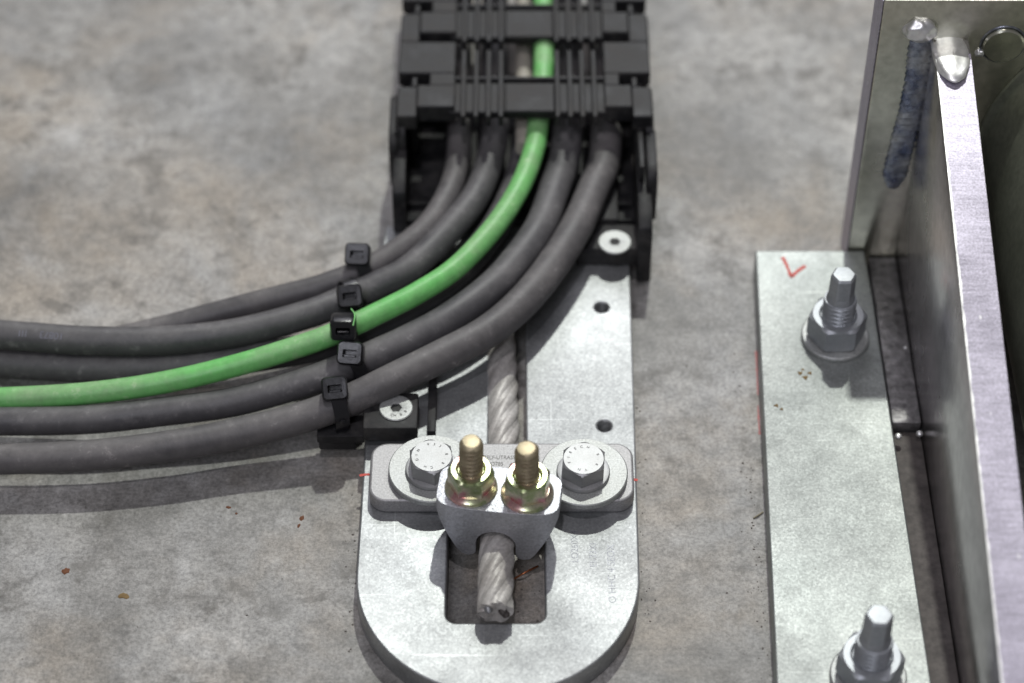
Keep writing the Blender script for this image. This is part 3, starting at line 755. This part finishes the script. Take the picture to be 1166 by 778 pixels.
# machined top edge of the rib
mb = MB(); e = [(r1.y, r1.z), (-330, max(5, r3.z+sl*(-330-r3.y)))]
mb.grid([[(XR+.1, e[0][0], e[0][1]), (XR+TH-.1, e[0][0], e[0][1]), (XR+TH-.1, e[0][0], e[0][1]+.5), (XR+.1, e[0][0], e[0][1]+.5)],
         [(XR+.1, e[1][0], e[1][1]), (XR+TH-.1, e[1][0], e[1][1]), (XR+TH-.1, e[1][0], e[1][1]+.5), (XR+.1, e[1][0], e[1][1]+.5)]])
loc(mb.build('rib_edge', M['rib_edge'], t, 30, .2, 1), t)
# weld bead down the corner, bright at the top
def lump(mb, c, rx, ry, rz_, am=.10, seed=0.):
    from mathutils import noise as mn
    rows = []
    for i in range(1, 20):
        th_ = PI*i/20; row = []
        for k in range(32):
            a = 2*PI*k/32; d = Vector((math.sin(th_)*math.cos(a), math.sin(th_)*math.sin(a), math.cos(th_)))
            q = 1+am*mn.noise(d*1.6+Vector((seed, 0, 0)))+am*.22*mn.noise(d*4+Vector((0, seed, 0)))
            row.append((c[0]+rx*d.x*q, c[1]+ry*d.y*q, c[2]+rz_*d.z*q))
        rows.append(row)
    mb.grid(rows)
w0 = aty(1052, 34, AY); w1 = aty(1019, 214, AY)
from mathutils import noise as mnoise
mb = MB(); rows = []; nb = 220
for i in range(nb+1):
    f = i/nb; z = w0.z+(w1.z-w0.z)*f; row = []
    for k in range(21):
        a = PI*k/20
        ph = (f*26+.28*math.sin(a)+.35*mnoise.noise(Vector((f*13, 0, 3)))) % 1
        rr = 3.7*(1+.15*ph+.12*mnoise.noise(Vector((f*5, a*.8, 1)))+.05*mnoise.noise(Vector((f*30, a*4, 2))))*(min(1, (f+.03)*8)**.5)*(min(1, (1.01-f)*10)**.5)
        row.append((XR-4.2-rr*math.cos(a)*1.15+1.2*math.sin(f*5), AY-.1-rr*math.sin(a)*.42, z))
    rows.append(row)
mb.grid(rows, False, False, False); loc(mb.build('weld_bead', M['weldblue'], t, 60), t)
top = Vector((XR+TH/2-.2, AY-3, r1.z+sl*(AY-r1.y)*.3))
mb = MB(); lump(mb, (top.x-.5, top.y-3, top.z-1.3), 6.9, 15, 1.9, .16, 3.1); loc(mb.build('weld_cap', M['weldbright'], t, 60), t)
mb = MB(); lump(mb, (XR-5.2, AY-1.0, w0.z+.6), 5.6, 3.6, 4.4, .22, 7.7); loc(mb.build('weld_cap', M['weldbright'], t, 60), t)
mb = MB(); lump(mb, (top.x+11, AY-.6, top.z-6), 1.7, 1.2, 1.5, .3, 1.7); loc(mb.build('weld_spatter', M['weldbright'], t, 60), t)
# bright burr along the near border of the rib's edge, side edge of the back plate
mb = MB(); rows = []
for i in range(260):
    f = i/259; y = e[0][0]+(e[1][0]-e[0][0])*f; z = e[0][1]+(e[1][1]-e[0][1])*f+.45; q = .45+.45*mnoise.noise(Vector((f*90, 0, 0)))+.25*mnoise.noise(Vector((f*300, 4, 0))); q = max(.12, q)
    rows.append([(XR-.12, y, z-.2), (XR-.12, y, z+.12), (XR+.05+q, y, z+.22), (XR+.1+q, y, z)])
mb.grid(rows); loc(mb.build('burr', M['weldbright'], t, 60), t)
mb = MB(); mb.box(126.1, 126.35, AY+.6, AY+15.4, .4, 128.6); loc(mb.build('lit_plate_edge', M['rib_edge'], t, 30), t)  # thin slab; its purple colour paints the light on this side face
mb = MB(); mb.box(134.6, XR-.15, -330, -36.6, .2, 2.2); loc(mb.build('base_strip', M['strip'], t, 30, .3, 1), t)
# plug and tab
pc = aty(1142, 50, AY)
mb = MB(); lathe(mb, [(7.4, 0), (7.2, 1.2), (6.6, 1.7), (1, 1.8)], 40); o = mb.build('plug', M['dark_steel'], t, 30); o.location = (pc+Vector((0, -.1, 0)))*S-t.location; o.rotation_euler = (PI/2, 0, 0)
mb = MB(); ring(mb, [(7.5, 0), (8.1, 0), (7.9, .5), (7.6, .5)], 48); o = mb.build('plug_ring', M['weldblue'], t, 30); o.location = (pc+Vector((0, -.1, 0)))*S-t.location; o.rotation_euler = (PI/2, 0, 0)
mb = MB(); mb.box(134.4, XR-.2, -36, AY-.3, .2, 6.5); loc(mb.build('tab', M['tab'], t, 30, .8, 2), t)
for p in (at(1047, 494, 6), at(1023, 497, 6), at(1031, 396, 7)):
    mb = MB(); rows = []
    rr = 1.3 if p.y < -20 else .8
    for i in range(1, 8): rows.append([(p.x+rr*math.sin(PI*i/8)*math.cos(a), p.y+rr*math.sin(PI*i/8)*math.sin(a), p.z+rr*.8*math.cos(PI*i/8)) for a in [2*PI*k/14 for k in range(14)]])
    mb.grid(rows); loc(mb.build('weld_spatter', M['weldbright'], t, 60), t)

# drum to the right of the rib
a1, a2, a3 = aty(1160, 82, AY), aty(1122, 130, AY), aty(1111, 225, AY)
def circ3(a, b, c):
    ax, ay, bx, by, cx, cy = a.x, a.z, b.x, b.z, c.x, c.z
    d = 2*(ax*(by-cy)+bx*(cy-ay)+cx*(ay-by))
    ux = ((ax*ax+ay*ay)*(by-cy)+(bx*bx+by*by)*(cy-ay)+(cx*cx+cy*cy)*(ay-by))/d
    uy = ((ax*ax+ay*ay)*(cx-bx)+(bx*bx+by*by)*(ax-cx)+(cx*cx+cy*cy)*(bx-ax))/d
    return ux, uy, math.hypot(ax-ux, ay-uy)
ux, uz, ur = circ3(a1, a2, a3); print('DRUM', ux, uz, ur)
mb = MB(); lathe(mb, [(ur, 0), (ur, 1.5), (ur-2.5, 2), (ur-2.5, 5), (ur-1.2, 5.6), (ur-1.2, 260), (ur-4, 262)], 96)
o = mb.build('drum', M['drum'], None, 30); o.location = Vector((ux, AY-.4, uz))*S; o.rotation_euler = (PI/2, 0, 0)
tag(o, 'dull dark green steel drum at the right edge behind the slanting rib', 'drum')

# ================================================================== SMALL THINGS ON THE FLOOR
def chip(u, v, rx, ry, m, label, z=0):
    p = at(u, v, z); mb = MB(); rnd = [1+.35*random.uniform(-1, 1) for _ in range(11)]
    rows = []
    for s_, h in ((1, 0), (.85, .16), (.3, .28)):
        rows.append([(rx*s_*rnd[k]*math.cos(2*PI*k/11), ry*s_*rnd[k]*math.sin(2*PI*k/11), h) for k in range(11)])
    mb.grid(rows); o = mb.build('rust_chip', M[m]); o.location = (p+Vector((0, 0, .02)))*S; tag(o, label, 'rust chip', 'specks of rust on the concrete')
chip(75, 650, 1.3, 1.4, 'rust', 'round dark rust chip on the concrete at the lower left')
chip(260, 578, .9, .5, 'rust', 'flat rust chip on the concrete just beyond the shadow of the cables')
chip(269, 585, .5, .5, 'rust', 'tiny rust chip next to the flat one near the cable shadow')
chip(344, 590, .8, 1.1, 'rust', 'upper chip of the pair left of the rounded plate end')
chip(340, 599, .6, .9, 'rust', 'lower chip of the pair left of the rounded plate end')
chip(141, 679, 1.9, 1.1, 'oldrust', 'ochre smear of grime on the concrete in the lower left quarter')
def fibre(name, pts, r, m, label, cat):
    P_ = [at(*p) for p in pts]; mb = MB(); tube(mb, cat_rom([p-P_[0] for p in P_], 6), r, 8); o = mb.build(name, M[m], None, 60); o.location = P_[0]*S; tag(o, label, cat)
fibre('copper_strand', [(584, 660, 1), (598, 652, 4), (612, 645, 1.5)], .35, 'copper', 'thin copper strand lying in the slot of the plate beside the wire rope', 'wire')
fibre('straw_fibre', [(858, 590, .3), (863, 587, .6), (869, 583, .3)], .3, 'straw', 'pale straw fibre on the concrete left of the foot plate', 'fibre')
fibre('rubber_burr', [(400, 352, 39), (404, 359, 41), (402, 371, 40)], .3, 'green', 'curled green shaving beside the cable tie on the green cable', 'shaving')
def mark(pts, wd, m, label):
    mb = MB(); P_ = [at(u, v, 0) for u, v in pts]; pp = cat_rom([Vector((p.x, p.y, .02)) for p in P_], 6); rows = []
    for i, (p, x, y, tt) in enumerate(frames(pp)):
        ww = wd*(.5+.8*random.random())/2; rows.append([p-x*ww, p+x*ww, p+x*ww+Vector((0, 0, .05)), p-x*ww+Vector((0, 0, .05))])
    mb.grid(rows); o = mb.build('red_line', M[m]); tag(o, label, 'marking')
mark([(861, 400), (862, 425), (863, 450)], .9, 'redfaint', 'faint upper red marker line on the concrete along the foot plate')
mark([(863, 462), (864, 480), (865, 495)], .8, 'redfaint', 'faint lower red marker line on the concrete along the foot plate')

# loose grit gathered along edges and lying about
mb = MB(); rg = random.Random(5)
def grain(x, y, q):
    vs = [(x+q*math.cos(a)*rg.uniform(.6, 1.3), y+q*math.sin(a)*rg.uniform(.6, 1.3), 0.02) for a in (0, 1.25, 2.5, 3.8, 5.0)]+[(x, y, q*rg.uniform(.5, .9))]
    mb.add(vs, [(0, 1, 5), (1, 2, 5), (2, 3, 5), (3, 4, 5), (4, 0, 5)])
for _ in range(260):
    k = rg.random()
    if k < .22: x, y = 84.6-abs(rg.gauss(0, 2.5))+6*max(0, rg.uniform(-150, 46)+150)/196*0, rg.uniform(-150, 20)
    elif k < .40: x, y = 43.2+abs(rg.gauss(0, 2.6)), rg.uniform(-120, 34)
    elif k < .55: x, y = -52.6-abs(rg.gauss(0, 2.6)), rg.uniform(-130, -60)
    elif k < .70: x, y = rg.uniform(-20, 9.8), -124.5+abs(rg.gauss(0, 16))
    else: x, y = rg.uniform(-200, 120), rg.uniform(-150, 120)
    if -53 < x < 43 and -60 < y < 60: continue
    grain(x, y, rg.choice((.18, .22, .3, .3, .45)))
g_ = mb.build('grit', M['grit']); tag(g_, 'loose dark grit scattered on the concrete', 'grit', None, 'stuff')

sc.render.engine = 'CYCLES'
